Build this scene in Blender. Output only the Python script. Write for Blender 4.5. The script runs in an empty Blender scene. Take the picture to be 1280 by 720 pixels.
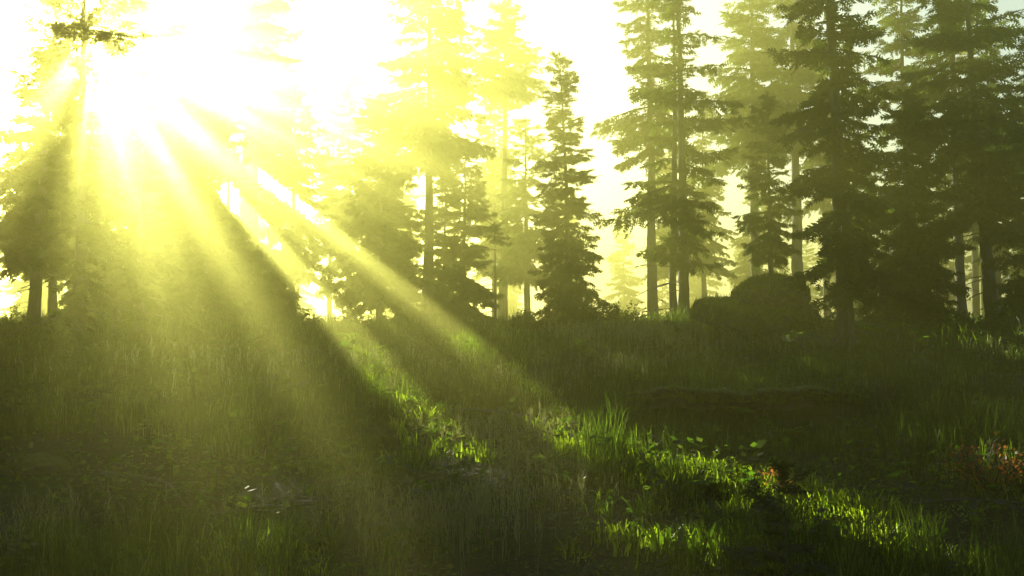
import bpy, math
import numpy as np

rs = np.random.RandomState
PI = math.pi
sc = bpy.context.scene
COL = sc.collection

# ------------------------------------------------------------------ camera model
F = 1244.0            # focal length in photo pixels (1280 wide), 35 mm lens
PITCH = math.radians(4.0)
EYE = 1.6
CP, SP = math.cos(PITCH), math.sin(PITCH)

def ray(px, py):
    x = (px - 640) / F; u = (360 - py) / F
    return np.array([x, CP - SP * u, SP + CP * u])

def at(px, py, d):
    """world point seen at a photo pixel at depth d metres (along +Y)"""
    r = ray(px, py)
    return np.array([0, 0, EYE]) + r * (d / r[1])

SUN = ray(118, 48); SUN = SUN / np.linalg.norm(SUN)
SUN_EL = math.asin(SUN[2]); SUN_AZ = math.atan2(SUN[0], SUN[1])   # azimuth from +Y towards +X

# ------------------------------------------------------------------ terrain
PD = np.array([-60, 0, 5, 8, 10, 14, 17, 20, 28, 34, 42, 60, 90, 150, 400.])
PZ = np.array([-.6, -.12, -.08, .06, .26, .74, 1.15, 1.62, 2.28, 2.62, 2.55, 1.5, .6, .3, .3])

def vnoise(x, y, seed=0):
    x = np.asarray(x, float); y = np.asarray(y, float)
    r = rs(seed); z = np.zeros(np.broadcast(x, y).shape)
    for k in range(7):
        a = r.uniform(0, 2 * PI); f = r.uniform(.7, 1.5); p = r.uniform(0, 2 * PI)
        z = z + np.sin((x * math.cos(a) + y * math.sin(a)) * f + p + 1.3 * np.sin(x * f * .6 * math.sin(a) - y * f * .5 + p * 2))
    return z / 4.0

def sstep(a, b, v):
    t = np.clip((v - a) / (b - a), 0, 1)
    return t * t * (3 - 2 * t)

def H(x, y):
    x = np.asarray(x, float); y = np.asarray(y, float)
    d = y + 0.02 * x * x / (1 + np.abs(x) * .1)
    z = np.interp(d, PD, PZ)
    near = np.clip(1 - (np.abs(y - 10) / 60), .2, 1)
    z = z + .13 * vnoise(x * .45, y * .45, 3) * near + .085 * vnoise(x * 1.3, y * 1.3, 5) * near + .03 * vnoise(x * 2.3, y * 2.3, 6) * near + .016 * vnoise(x * 4.2, y * 4.2, 8) * near
    z = z + .55 * sstep(40, 100, y) * vnoise(x * .06, y * .06, 12)
    # hollow on the left, bank on the right
    z = z - .30 * np.exp(-((x + 2.5) ** 2 / 6 + (y - 10.5) ** 2 / 9))
    edge = 14.0 + .35 * np.sin(x * 1.3) + .12 * np.sin(x * 4.1)
    band = sstep(.9, 2.2, x) * (1 - sstep(7.5, 10, x))
    z = z + band * (.34 * sstep(edge - .10, edge + .12, y) - .30 * sstep(edge + .5, edge + 5, y)
                    - .16 * np.exp(-((y - edge + .6) ** 2) / .5))
    # trodden hollow running away from the camera
    pxc = .05 + .06 * (y - 6) + .4 * np.sin(y * .35)
    z = z - .09 * np.exp(-((x - pxc) ** 2) / .5) * (1 - sstep(15, 20, y))
    return z

def hit(px, py, far=60):
    r = ray(px, py); o = np.array([0, 0, EYE])
    t = np.linspace(3, far, 3000)
    p = o[None] + r[None] * t[:, None]
    below = np.nonzero(p[:, 2] < H(p[:, 0], p[:, 1]))[0]
    return p[below[0]] if len(below) else p[-1]

# ------------------------------------------------------------------ mesh helpers
def mesh_np(name, V, quads=None, tris=None, mats=(), mat_idx=None, smooth=False):
    V = np.ascontiguousarray(V, dtype=np.float32)
    q = np.zeros((0, 4), np.int32) if quads is None else np.asarray(quads, np.int32).reshape(-1, 4)
    t = np.zeros((0, 3), np.int32) if tris is None else np.asarray(tris, np.int32).reshape(-1, 3)
    me = bpy.data.meshes.new(name)
    me.vertices.add(len(V)); me.vertices.foreach_set('co', V.ravel())
    nl = q.size + t.size; nf = len(q) + len(t)
    me.loops.add(nl); me.loops.foreach_set('vertex_index', np.concatenate([q.ravel(), t.ravel()]))
    me.polygons.add(nf)
    starts = np.concatenate([np.arange(len(q)) * 4, q.size + np.arange(len(t)) * 3]).astype(np.int32)
    me.polygons.foreach_set('loop_start', starts)
    try:
        me.polygons.foreach_set('loop_total', np.concatenate([np.full(len(q), 4), np.full(len(t), 3)]).astype(np.int32))
    except Exception:
        pass
    for m in mats: me.materials.append(m)
    if mat_idx is not None: me.polygons.foreach_set('material_index', np.asarray(mat_idx, np.int32))
    me.polygons.foreach_set('use_smooth', np.full(nf, bool(smooth)))
    me.update(calc_edges=True); me.validate()
    return me

def link(name, me, parent=None, loc=None):
    o = bpy.data.objects.new(name, me); COL.objects.link(o)
    if parent is not None: o.parent = parent
    if loc is not None: o.location = loc
    return o

def tag(o, label=None, cat=None, group=None, kind=None):
    if label: o['label'] = label
    if cat: o['category'] = cat
    if group: o['group'] = group
    if kind: o['kind'] = kind
    return o

def empty(name, loc, label, cat, group=None, rz=0):
    o = bpy.data.objects.new(name, None); COL.objects.link(o)
    o.location = loc; o.rotation_euler = (0, 0, rz); o.empty_display_size = .2
    return tag(o, label, cat, group)

def copy_tree(root, loc, rz=0, scale=1, label=None, group=None):
    r = root.copy(); COL.objects.link(r); r.location = loc; r.rotation_euler = (0, 0, rz); r.scale = (scale,) * 3
    if label: r['label'] = label
    if group: r['group'] = group
    for ch in list(root.children):
        c = ch.copy(); COL.objects.link(c); c.parent = r
    return r

class Geo:
    """collects quads and tris with material indices"""
    def __init__(s): s.V = []; s.Q = []; s.T = []; s.qm = []; s.tm = []; s.n = 0
    def add(s, V, Q=None, T=None, m=0):
        V = np.asarray(V, float).reshape(-1, 3)
        if Q is not None and len(Q): s.Q.append(np.asarray(Q) + s.n); s.qm.append(np.full(len(Q), m))
        if T is not None and len(T): s.T.append(np.asarray(T) + s.n); s.tm.append(np.full(len(T), m))
        s.V.append(V); s.n += len(V)
    def mesh(s, name, mats, smooth=False):
        V = np.concatenate(s.V)
        Q = np.concatenate(s.Q) if s.Q else None; T = np.concatenate(s.T) if s.T else None
        mi = np.concatenate(s.qm + s.tm)
        return mesh_np(name, V, Q, T, mats, mi, smooth)

def tubes(P, R, k=5):
    """P (n, m, 3) polylines, R (n, m) radii -> verts, quads of open tapered tubes"""
    P = np.asarray(P, float); R = np.asarray(R, float)
    n, m, _ = P.shape
    T = np.gradient(P, axis=1); T /= np.linalg.norm(T, axis=2, keepdims=True) + 1e-9
    ref = np.where(np.abs(T[..., 2:3]) > .9, np.array([1., 0, 0]), np.array([0, 0, 1.]))
    A = np.cross(T, ref); A /= np.linalg.norm(A, axis=2, keepdims=True) + 1e-9
    B = np.cross(T, A)
    th = np.arange(k) * 2 * PI / k
    V = P[:, :, None] + R[:, :, None, None] * (A[:, :, None] * np.cos(th)[:, None] + B[:, :, None] * np.sin(th)[:, None])
    i = np.arange(n)[:, None, None] * m * k; j = np.arange(m - 1)[None, :, None] * k; c = np.arange(k)[None, None]
    a = i + j + c; b = i + j + (c + 1) % k
    Q = np.stack([a, b, b + k, a + k], -1).reshape(-1, 4)
    return V.reshape(-1, 3), Q

# ------------------------------------------------------------------ materials
def nmat(name):
    m = bpy.data.materials.new(name); m.use_nodes = True
    nt = m.node_tree; nt.nodes.clear()
    return m, nt, nt.nodes.new('ShaderNodeOutputMaterial')

def ramp(nt, fac, stops):
    r = nt.nodes.new('ShaderNodeValToRGB'); e = r.color_ramp.elements
    e[0].position, e[0].color = stops[0][0], (*stops[0][1], 1)
    e[1].position, e[1].color = stops[-1][0], (*stops[-1][1], 1)
    for p, c in stops[1:-1]:
        x = e.new(p); x.color = (*c, 1)
    nt.links.new(fac, r.inputs[0]); return r.outputs[0]

def noise(nt, scale, detail=3, rough=.6, vec=None):
    n = nt.nodes.new('ShaderNodeTexNoise'); n.inputs['Scale'].default_value = scale
    n.inputs['Detail'].default_value = detail; n.inputs['Roughness'].default_value = rough
    if vec is not None: nt.links.new(vec, n.inputs['Vector'])
    return n.outputs['Fac']

def coords(nt, scale=None, which='Object'):
    t = nt.nodes.new('ShaderNodeTexCoord'); o = t.outputs[which]
    if scale is None: return o
    m = nt.nodes.new('ShaderNodeMapping'); m.inputs['Scale'].default_value = scale
    nt.links.new(o, m.inputs[0]); return m.outputs[0]

def leaf_mat(name, stops, trans, tmul, scale=1.3, gloss=.03, rough=.45):
    """thin leaf: diffuse front, light glowing through, a little sheen"""
    m, nt, out = nmat(name); L = nt.links
    geo = nt.nodes.new('ShaderNodeNewGeometry')
    n1 = noise(nt, scale, 3, .7, geo.outputs['Position'])
    mixv = nt.nodes.new('ShaderNodeMath'); mixv.operation = 'ADD'
    rnd = nt.nodes.new('ShaderNodeMath'); rnd.operation = 'MULTIPLY_ADD'
    rnd.inputs[1].default_value = .34; rnd.inputs[2].default_value = -.17
    L.new(geo.outputs['Random Per Island'], rnd.inputs[0])
    L.new(n1, mixv.inputs[0]); L.new(rnd.outputs[0], mixv.inputs[1])
    col = ramp(nt, mixv.outputs[0], stops)
    df = nt.nodes.new('ShaderNodeBsdfDiffuse'); L.new(col, df.inputs[0])
    tr = nt.nodes.new('ShaderNodeBsdfTranslucent')
    mc = nt.nodes.new('ShaderNodeMix'); mc.data_type = 'RGBA'; mc.blend_type = 'MULTIPLY'
    mc.inputs[0].default_value = 1; L.new(col, mc.inputs[6]); mc.inputs[7].default_value = (*tmul, 1)
    mc.clamp_result = False
    L.new(mc.outputs[2], tr.inputs[0])
    mx = nt.nodes.new('ShaderNodeMixShader'); mx.inputs[0].default_value = trans
    L.new(df.outputs[0], mx.inputs[1]); L.new(tr.outputs[0], mx.inputs[2])
    gl = nt.nodes.new('ShaderNodeBsdfGlossy'); gl.inputs['Roughness'].default_value = rough
    gl.inputs['Color'].default_value = (.8, .8, .7, 1)
    m2 = nt.nodes.new('ShaderNodeMixShader'); m2.inputs[0].default_value = gloss
    L.new(mx.outputs[0], m2.inputs[1]); L.new(gl.outputs[0], m2.inputs[2])
    L.new(m2.outputs[0], out.inputs[0])
    return m

def solid_mat(name, stops, scale=3, rough=.9, bump=.3, bscale=25, vec=None, detail=5, spec=.25):
    m, nt, out = nmat(name); L = nt.links
    v = coords(nt, vec)
    col = ramp(nt, noise(nt, scale, detail, .65, v), stops)
    p = nt.nodes.new('ShaderNodeBsdfPrincipled'); p.inputs['Roughness'].default_value = rough
    p.inputs['Specular IOR Level'].default_value = spec
    L.new(col, p.inputs['Base Color'])
    b = nt.nodes.new('ShaderNodeBump'); b.inputs['Strength'].default_value = bump; b.inputs['Distance'].default_value = .05
    L.new(noise(nt, bscale, 6, .7, v), b.inputs['Height']); L.new(b.outputs[0], p.inputs['Normal'])
    L.new(p.outputs[0], out.inputs[0])
    return m

M_needle = leaf_mat('needles', [(.3, (.022, .034, .010)), (.5, (.040, .058, .014)), (.72, (.070, .088, .022))], .38, (1.9, 2.1, .9), 1.1)
M_grass = leaf_mat('grass_blades', [(.25, (.022, .019, .007)), (.42, (.038, .036, .010)), (.6, (.060, .056, .016)), (.75, (.15, .12, .05))], .5, (2.4, 4.6, .7), 1.6, .03)
M_lit_grass = leaf_mat('lit_blades', [(.25, (.055, .065, .010)), (.5, (.090, .105, .016)), (.75, (.14, .15, .03))], .65, (4.2, 5.6, .7), 2.5, .04)  # brighter grass for the lit strips: sunlight put into the colour
M_straw = leaf_mat('dry_stalks', [(.3, (.16, .17, .07)), (.55, (.26, .25, .13)), (.8, (.36, .31, .18))], .4, (1.5, 1.6, .8), 2.0)
M_fern = leaf_mat('fern_leaves', [(.3, (.055, .085, .012)), (.6, (.095, .14, .022))], .6, (3.6, 4.6, .8), 3)
M_cover = leaf_mat('ground_leaves', [(.3, (.028, .030, .010)), (.5, (.050, .060, .015)), (.75, (.11, .075, .035))], .5, (2.6, 5.0, .8), 2.0)
M_red = leaf_mat('red_leaves', [(.3, (.17, .07, .02)), (.55, (.32, .13, .035)), (.8, (.16, .15, .03))], .5, (2.2, 1.9, 1.0), 6)
M_orange = leaf_mat('orange_leaves', [(.3, (.40, .18, .03)), (.7, (.55, .30, .05))], .5, (1.8, 1.6, 1.0), 6)
M_petal = leaf_mat('petals', [(.3, (.75, .74, .55)), (.7, (.8, .8, .68))], .5, (1.1, 1.1, 1.0), 6)
M_bark = solid_mat('bark', [(.32, (.055, .042, .032)), (.5, (.14, .115, .09)), (.7, (.24, .205, .165))], 5, .95, .9, 12, (1, 1, .22), 6)
M_twig = solid_mat('twig_wood', [(.3, (.05, .038, .028)), (.7, (.12, .095, .07))], 8)
M_dead = solid_mat('dead_wood', [(.3, (.09, .075, .06)), (.7, (.20, .175, .145))], 10)

def mossy(name, stone, moss, lo=.35, hi=.75):
    m, nt, out = nmat(name); L = nt.links
    v = coords(nt, None)
    col = ramp(nt, noise(nt, 2.6, 8, .7, v), stone)
    mcol = ramp(nt, noise(nt, 7, 5, .7, v), moss)
    geo = nt.nodes.new('ShaderNodeNewGeometry'); sx = nt.nodes.new('ShaderNodeSeparateXYZ')
    L.new(geo.outputs['Normal'], sx.inputs[0])
    ad = nt.nodes.new('ShaderNodeMath'); ad.operation = 'ADD'
    ns = nt.nodes.new('ShaderNodeMath'); ns.operation = 'MULTIPLY_ADD'; ns.inputs[1].default_value = 1.1; ns.inputs[2].default_value = -.55
    L.new(noise(nt, 3.3, 6, .7, v), ns.inputs[0]); L.new(sx.outputs[2], ad.inputs[0]); L.new(ns.outputs[0], ad.inputs[1])
    mr = nt.nodes.new('ShaderNodeMapRange'); mr.inputs[1].default_value = lo; mr.inputs[2].default_value = hi
    L.new(ad.outputs[0], mr.inputs[0])
    mx = nt.nodes.new('ShaderNodeMix'); mx.data_type = 'RGBA'
    L.new(mr.outputs[0], mx.inputs[0]); L.new(col, mx.inputs[6]); L.new(mcol, mx.inputs[7])
    p = nt.nodes.new('ShaderNodeBsdfPrincipled'); p.inputs['Roughness'].default_value = .92
    p.inputs['Specular IOR Level'].default_value = .2
    L.new(mx.outputs[2], p.inputs['Base Color'])
    b = nt.nodes.new('ShaderNodeBump'); b.inputs['Strength'].default_value = .9; b.inputs['Distance'].default_value = .06
    L.new(noise(nt, 14, 9, .75, v), b.inputs['Height']); L.new(b.outputs[0], p.inputs['Normal'])
    L.new(p.outputs[0], out.inputs[0]); return m

M_rock = mossy('mossy_stone', [(.3, (.06, .055, .045)), (.5, (.14, .125, .10)), (.7, (.25, .22, .18))],
               [(.3, (.05, .065, .014)), (.7, (.13, .16, .03))], .1, .6)
M_flat = mossy('bare_stone', [(.3, (.10, .085, .06)), (.55, (.22, .19, .14)), (.75, (.33, .29, .22))],
               [(.3, (.035, .05, .012)), (.7, (.09, .11, .022))], 1.0, 1.4)
M_log = mossy('mossy_log', [(.3, (.05, .035, .022)), (.6, (.13, .10, .07))],
              [(.3, (.07, .09, .025)), (.7, (.22, .25, .10))], .2, .8)

def ground_mat():
    m, nt, out = nmat('forest_floor'); L = nt.links
    v = coords(nt)
    soil = ramp(nt, noise(nt, 9, 8, .75, v), [(.3, (.022, .015, .009)), (.5, (.055, .040, .024)), (.68, (.11, .082, .05))])
    moss = ramp(nt, noise(nt, 12, 6, .7, v), [(.3, (.022, .030, .008)), (.7, (.062, .080, .020))])
    mr = nt.nodes.new('ShaderNodeMapRange'); mr.inputs[1].default_value = .44; mr.inputs[2].default_value = .58
    L.new(noise(nt, .8, 7, .7, v), mr.inputs[0])
    mx = nt.nodes.new('ShaderNodeMix'); mx.data_type = 'RGBA'
    L.new(mr.outputs[0], mx.inputs[0]); L.new(soil, mx.inputs[6]); L.new(moss, mx.inputs[7])
    p = nt.nodes.new('ShaderNodeBsdfPrincipled'); p.inputs['Roughness'].default_value = .95
    p.inputs['Specular IOR Level'].default_value = .15
    L.new(mx.outputs[2], p.inputs['Base Color'])
    b = nt.nodes.new('ShaderNodeBump'); b.inputs['Strength'].default_value = 1; b.inputs['Distance'].default_value = .06
    L.new(noise(nt, 22, 9, .75, v), b.inputs['Height']); L.new(b.outputs[0], p.inputs['Normal'])
    L.new(p.outputs[0], out.inputs[0]); return m
M_ground = ground_mat()

# ------------------------------------------------------------------ light gaps: where the sun reaches the ground
gap = []
def gap_line(pts, r, n):
    P = [hit(*p) for p in pts]
    t = np.linspace(0, len(P) - 1, n)
    for v in t:
        i = min(int(v), len(P) - 2); f = v - i
        gap.append((*(P[i] * (1 - f) + P[i + 1] * f), r))
# openings between the boughs through which shafts of light cross the air in front of the camera
for sl, y0, y1, q in [(-.14, 200, 560, -.05), (.10, 260, 600, -.06), (.25, 230, 610, -.02), (.42, 230, 620, -.05), (.60, 200, 600, .02), (1.08, 200, 560, .03),
                      (1.9, 180, 480, .05), (2.7, 160, 400, .12), (4.3, 150, 300, .16), (6.2, 130, 230, .08)]:
    for y_ in np.arange(y0, y1, 18):
        g_ = at(118 + sl * (y_ - 48), y_, 5.0); gap.append((*g_, q))
gap_line([(420, 400), (455, 432), (490, 478), (530, 528), (575, 575)], .26, 24)
gap_line([(585, 425), (625, 462), (670, 505), (720, 552), (780, 585), (850, 602)], .20, 26)
gap_line([(830, 600), (920, 612), (990, 630), (1050, 655), (1085, 680)], .38, 18)
for px, py, r in [(340, 634, .05), (375, 630, .05), (300, 697, .09), (330, 704, .07), (360, 706, .09), (482, 656, .03), (245, 500, .03), (770, 655, .06), (830, 690, .10),
                  (900, 705, .12), (948, 548, .05), (1240, 590, -.02), (1255, 620, -.04), (905, 488, .0), (1005, 423, .0), (820, 415, .0),
                  (1110, 560, .03), (1060, 545, .03), (725, 372, .2)]:
    g = hit(px, py); gap.append((*g, r))
GAP = np.array(gap)

_e1 = np.cross(SUN, [0, 0, 1.]); _e1 /= np.linalg.norm(_e1); _e2 = np.cross(SUN, _e1)
def keep(P, extra=0.0):
    """False for points whose shadow would fall on a light gap"""
    P = np.asarray(P, float); ok = np.ones(len(P), bool)
    G3 = GAP[:, :3]; g1 = G3 @ _e1; g2 = G3 @ _e2; gs = G3 @ SUN; R = (np.maximum(GAP[:, 3] + extra, .01)) ** 2
    p1 = P @ _e1; p2 = P @ _e2; ps = P @ SUN
    near = (g1 > p1.min() - 1.5) & (g1 < p1.max() + 1.5)
    for a, b, c, r2 in zip(g1[near], g2[near], gs[near], R[near]):
        ok &= ~(((p1 - a) ** 2 + (p2 - b) ** 2 < r2) & (ps - c > 1.2))
    return ok

# ------------------------------------------------------------------ conifers
def diamonds():
    V = []; 
    def dia(o, ang, ln, w, c0, c1):
        ca, sa = math.cos(ang), math.sin(ang)
        for a, b, c in ((0, 0, c0), (.4 * ln, w, (c0 + c1) / 2), (ln, 0, c1), (.4 * ln, -w, (c0 + c1) / 2)):
            V.append((o + a * ca - b * sa, a * sa + b * ca, c))
    dia(0, 0, 1, .085, 0, -.06)
    for o, l in ((.16, .46), (.42, .40), (.66, .27)):
        for s in (-1, 1): dia(o, s * .85, l, .075, 0, -.07)
    return np.array(V)
SPRAY = diamonds()
SPRAY_Q = np.arange(len(SPRAY)).reshape(-1, 4)

def sprays(pos, dr, size, rng):
    n = len(pos)
    d = dr / (np.linalg.norm(dr, axis=1, keepdims=True) + 1e-9)
    up = np.array([0, 0, 1.]) + rng.normal(0, .55, (n, 3))
    b = np.cross(up, d); b /= np.linalg.norm(b, axis=1, keepdims=True) + 1e-9
    c = np.cross(d, b)
    S = SPRAY[None] * size[:, None, None]
    V = pos[:, None] + d[:, None] * S[..., 0:1] + b[:, None] * S[..., 1:2] + c[:, None] * S[..., 2:3]
    k = len(SPRAY)
    Q = (SPRAY_Q[None] + (np.arange(n) * k)[:, None, None]).reshape(-1, 4)
    return V.reshape(-1, 3), Q

def conifer_meshes(rng, h, rb, hb, R, nb, world=None, style='full', spray=.34, droop=.45, pw=.85, lean=(0, 0)):
    """trunk mesh, crown mesh, dead branch meshes. h height, rb base radius, hb crown base, R crown radius, nb boughs"""
    # trunk
    m = 34; u = np.linspace(0, 1, m); zz = h * u ** 1.15
    wob = np.cumsum(rng.normal(0, .012, (m, 2)), 0) * min(1, h / 12)
    cx = lean[0] * zz / h + wob[:, 0]; cy = lean[1] * zz / h + wob[:, 1]
    cx -= cx[0]; cy -= cy[0]
    rad = rb * (1 - .93 * (zz / h) ** .9) + rb * .55 * np.exp(-zz / max(.25, rb * 1.6))
    k = 18; th = np.arange(k) * 2 * PI / k
    rr = rad[:, None] * (1 + .05 * np.sin(3 * th + 1)[None] + .04 * rng.normal(0, 1, (m, k)) + (.16 * np.sin(5 * th + rng.uniform(0, 6)))[None] * np.exp(-zz / .5)[:, None])
    V = np.stack([cx[:, None] + rr * np.cos(th), cy[:, None] + rr * np.sin(th), np.repeat(zz[:, None], k, 1)], -1)
    V[0, :, 2] = -.5
    a = (np.arange(m - 1)[:, None] * k + np.arange(k)); b = (np.arange(m - 1)[:, None] * k + (np.arange(k) + 1) % k)
    trunk = mesh_np('trunk', V.reshape(-1, 3), np.stack([a, b, b + k, a + k], -1).reshape(-1, 4), None, [M_bark], None, True)
    # boughs
    sp, sd, ss, axes, rads = [], [], [], [], []
    layer_phase = rng.uniform(0, 2 * PI)
    lumps = rng.uniform(.62, 1.25, (9, 7))
    for i in range(nb):
        uu = (i + rng.uniform(0, 1)) / nb
        uu = uu ** 1.12
        z = hb + (h - hb) * uu
        az = rng.uniform(0, 2 * PI)
        prof = (1 - uu) ** pw * (min(1, .55 + uu * 3.5) if style != 'ground' else min(1, .86 + uu))
        L = R * prof * rng.uniform(.72, 1.12) * lumps[min(8, int(uu * 9)), int(az / (2 * PI) * 6.99)] + .10 * spray * 3
        if style == 'sparse' and rng.uniform() < .22: L *= .45
        tx = np.interp(z, zz, cx); ty = np.interp(z, zz, cy)
        n = max(3, int(L / (spray * .42)) + 2)
        t = np.linspace(.10, 1, n)
        p0 = rng.uniform(-.12, .16) + .5 * uu
        dp = droop * (1 - .75 * uu) * rng.uniform(.7, 1.3)
        def zf(t): return L * (math.tan(p0) * t - dp * t ** 1.6 + .16 * dp * t ** 4)
        bend = rng.normal(0, .16)
        aa = az + bend * t
        X = np.stack([tx + L * t * np.cos(aa), ty + L * t * np.sin(aa), z + zf(t)], -1)
        ta = np.linspace(0, .97, 6)
        axes.append(np.stack([tx + L * ta * np.cos(az + bend * ta), ty + L * ta * np.sin(az + bend * ta), z + zf(ta)], -1))
        br = np.clip(.012 * L + .008, .006, .05) * (spray / .34) ** .5
        rads.append(br * (1 - .85 * ta))
        tang = np.gradient(X, axis=0); tang /= np.linalg.norm(tang, axis=1, keepdims=True)
        for s in (-1, 1):
            tl = (.40 * L * (1 - t) ** .75 * np.minimum(1, t * 3.5) + spray * .25) * rng.uniform(.6, 1.25, n)
            an = s * rng.uniform(.75, 1.15, n)
            dx = tang[:, 0] * np.cos(an) - tang[:, 1] * np.sin(an); dy = tang[:, 0] * np.sin(an) + tang[:, 1] * np.cos(an)
            D = np.stack([dx, dy, tang[:, 2] - rng.uniform(.05, .5, n)], -1)
            D /= np.linalg.norm(D, axis=1, keepdims=True)
            mm = int(np.ceil(tl.max() / (spray * .6))) + 1
            for j in range(mm):
                q = j * spray * .6
                ok = q <= tl
                if not ok.any(): break
                pj = X + D * q; pj[:, 2] -= .25 * q * q
                sp.append(pj[ok]); sd.append((D + rng.normal(0, .18, D.shape) - np.array([0, 0, .12 * j]))[ok])
                ss.append(spray * rng.uniform(.7, 1.2, n)[ok])
        sp.append(X[-1:]); sd.append(tang[-1:]); ss.append(np.array([spray]))
        if uu < .9:   # along the axis
            sp.append(X[1::2]); sd.append(tang[1::2] + rng.normal(0, .25, tang[1::2].shape)); ss.append(np.full(len(X[1::2]), spray * .9))
    # leader
    for q in np.linspace(.9, 1.0, 7):
        z = h * q; sp.append(np.array([[np.interp(z, zz, cx), np.interp(z, zz, cy), z]] * 3))
        sd.append(rng.normal(0, .5, (3, 3)) + np.array([0, 0, .9])); ss.append(np.full(3, spray * .7))
    sp = np.concatenate(sp); sd = np.concatenate(sd); ss = np.concatenate(ss)
    if world is not None:
        ok = keep(sp + sd * (ss / 2)[:, None] + world[None], .03 + spray * .22)
        sp, sd, ss = sp[ok], sd[ok], ss[ok]
    g = Geo()
    V, Q = sprays(sp, sd, ss, rng); g.add(V, Q, None, 0)
    V, Q = tubes(np.array(axes), np.array(rads), 4)
    if world is not None: Q = Q[keep(V[Q].mean(1) + world[None], .03)]
    g.add(V, Q, None, 1)
    crown = g.mesh('crown', [M_needle, M_twig])
    return trunk, crown, (zz, cx, cy, rad)

def dead_branch(rng, L):
    n = 7; t = np.linspace(0, 1, n)
    P = np.stack([L * t, .06 * L * np.sin(t * 3 + rng.uniform(0, 3)), L * (.10 * t - .22 * t * t)], -1)
    polys = [P]; R = [.016 * (1 - .85 * t) + .002]
    for j in range(rng.randint(2, 5)):
        q = rng.uniform(.3, .9); o = np.array([np.interp(q, t, P[:, i]) for i in range(3)])
        an = rng.choice([-1, 1]) * rng.uniform(.5, 1.1); l = L * rng.uniform(.15, .35)
        polys.append(o + np.stack([l * t * math.cos(an), l * t * math.sin(an), -.25 * l * t], -1)); R.append(.007 * (1 - .8 * t) + .0015)
    V, Q = tubes(np.array(polys), np.array(R), 5)
    return mesh_np('dead_branch', V, Q, None, [M_dead], None, True)
DEAD = [dead_branch(rs(70 + i), L) for i, L in enumerate((.6, .9, 1.2, 1.5))]

def spruce(seed, name, label, px, d, wpx, ytop, ycrown, hw, nb, style='full', droop=.45, pw=.85, spray=.34, dead=0, lean=0, group='spruces around the clearing', light=True):
    """place by photo pixel: base column px at depth d; trunk width, top row, crown-bottom row and crown half-width in pixels"""
    rng = rs(seed)
    x = at(px, 400, d)[0]; z0 = float(H(x, d)) - .03
    ztop = at(px, ytop, d)[2]; zc = at(px, ycrown, d)[2] if ycrown is not None else z0 + .25
    h = min(ztop - z0, 18.0 + 1.5 * rng.uniform(-1, 1)); hb = max(.15, zc - z0); R = hw / F * d; rb = wpx / 2 / F * d
    w = np.array([x, d, z0])
    root = empty(name, w, label, 'tree', group)
    tr, cr, (zz, cx, cy, rad) = conifer_meshes(rng, h, rb, hb, R, nb, w if light else None, style, spray, droop, pw, (lean, rng.normal(0, .15)))
    link('trunk', tr, root); link('crown', cr, root)
    for i in range(dead):
        zz0 = rng.uniform(.18, .97) * hb if hb > 1.2 else rng.uniform(.5, 1.5)
        o = link('dead_branch', DEAD[rng.randint(0, 4)], root)
        o.location = (np.interp(zz0, zz, cx), np.interp(zz0, zz, cy), zz0)
        o.rotation_euler = (0, rng.uniform(-.1, .25), rng.uniform(0, 2 * PI))
    return root

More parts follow.
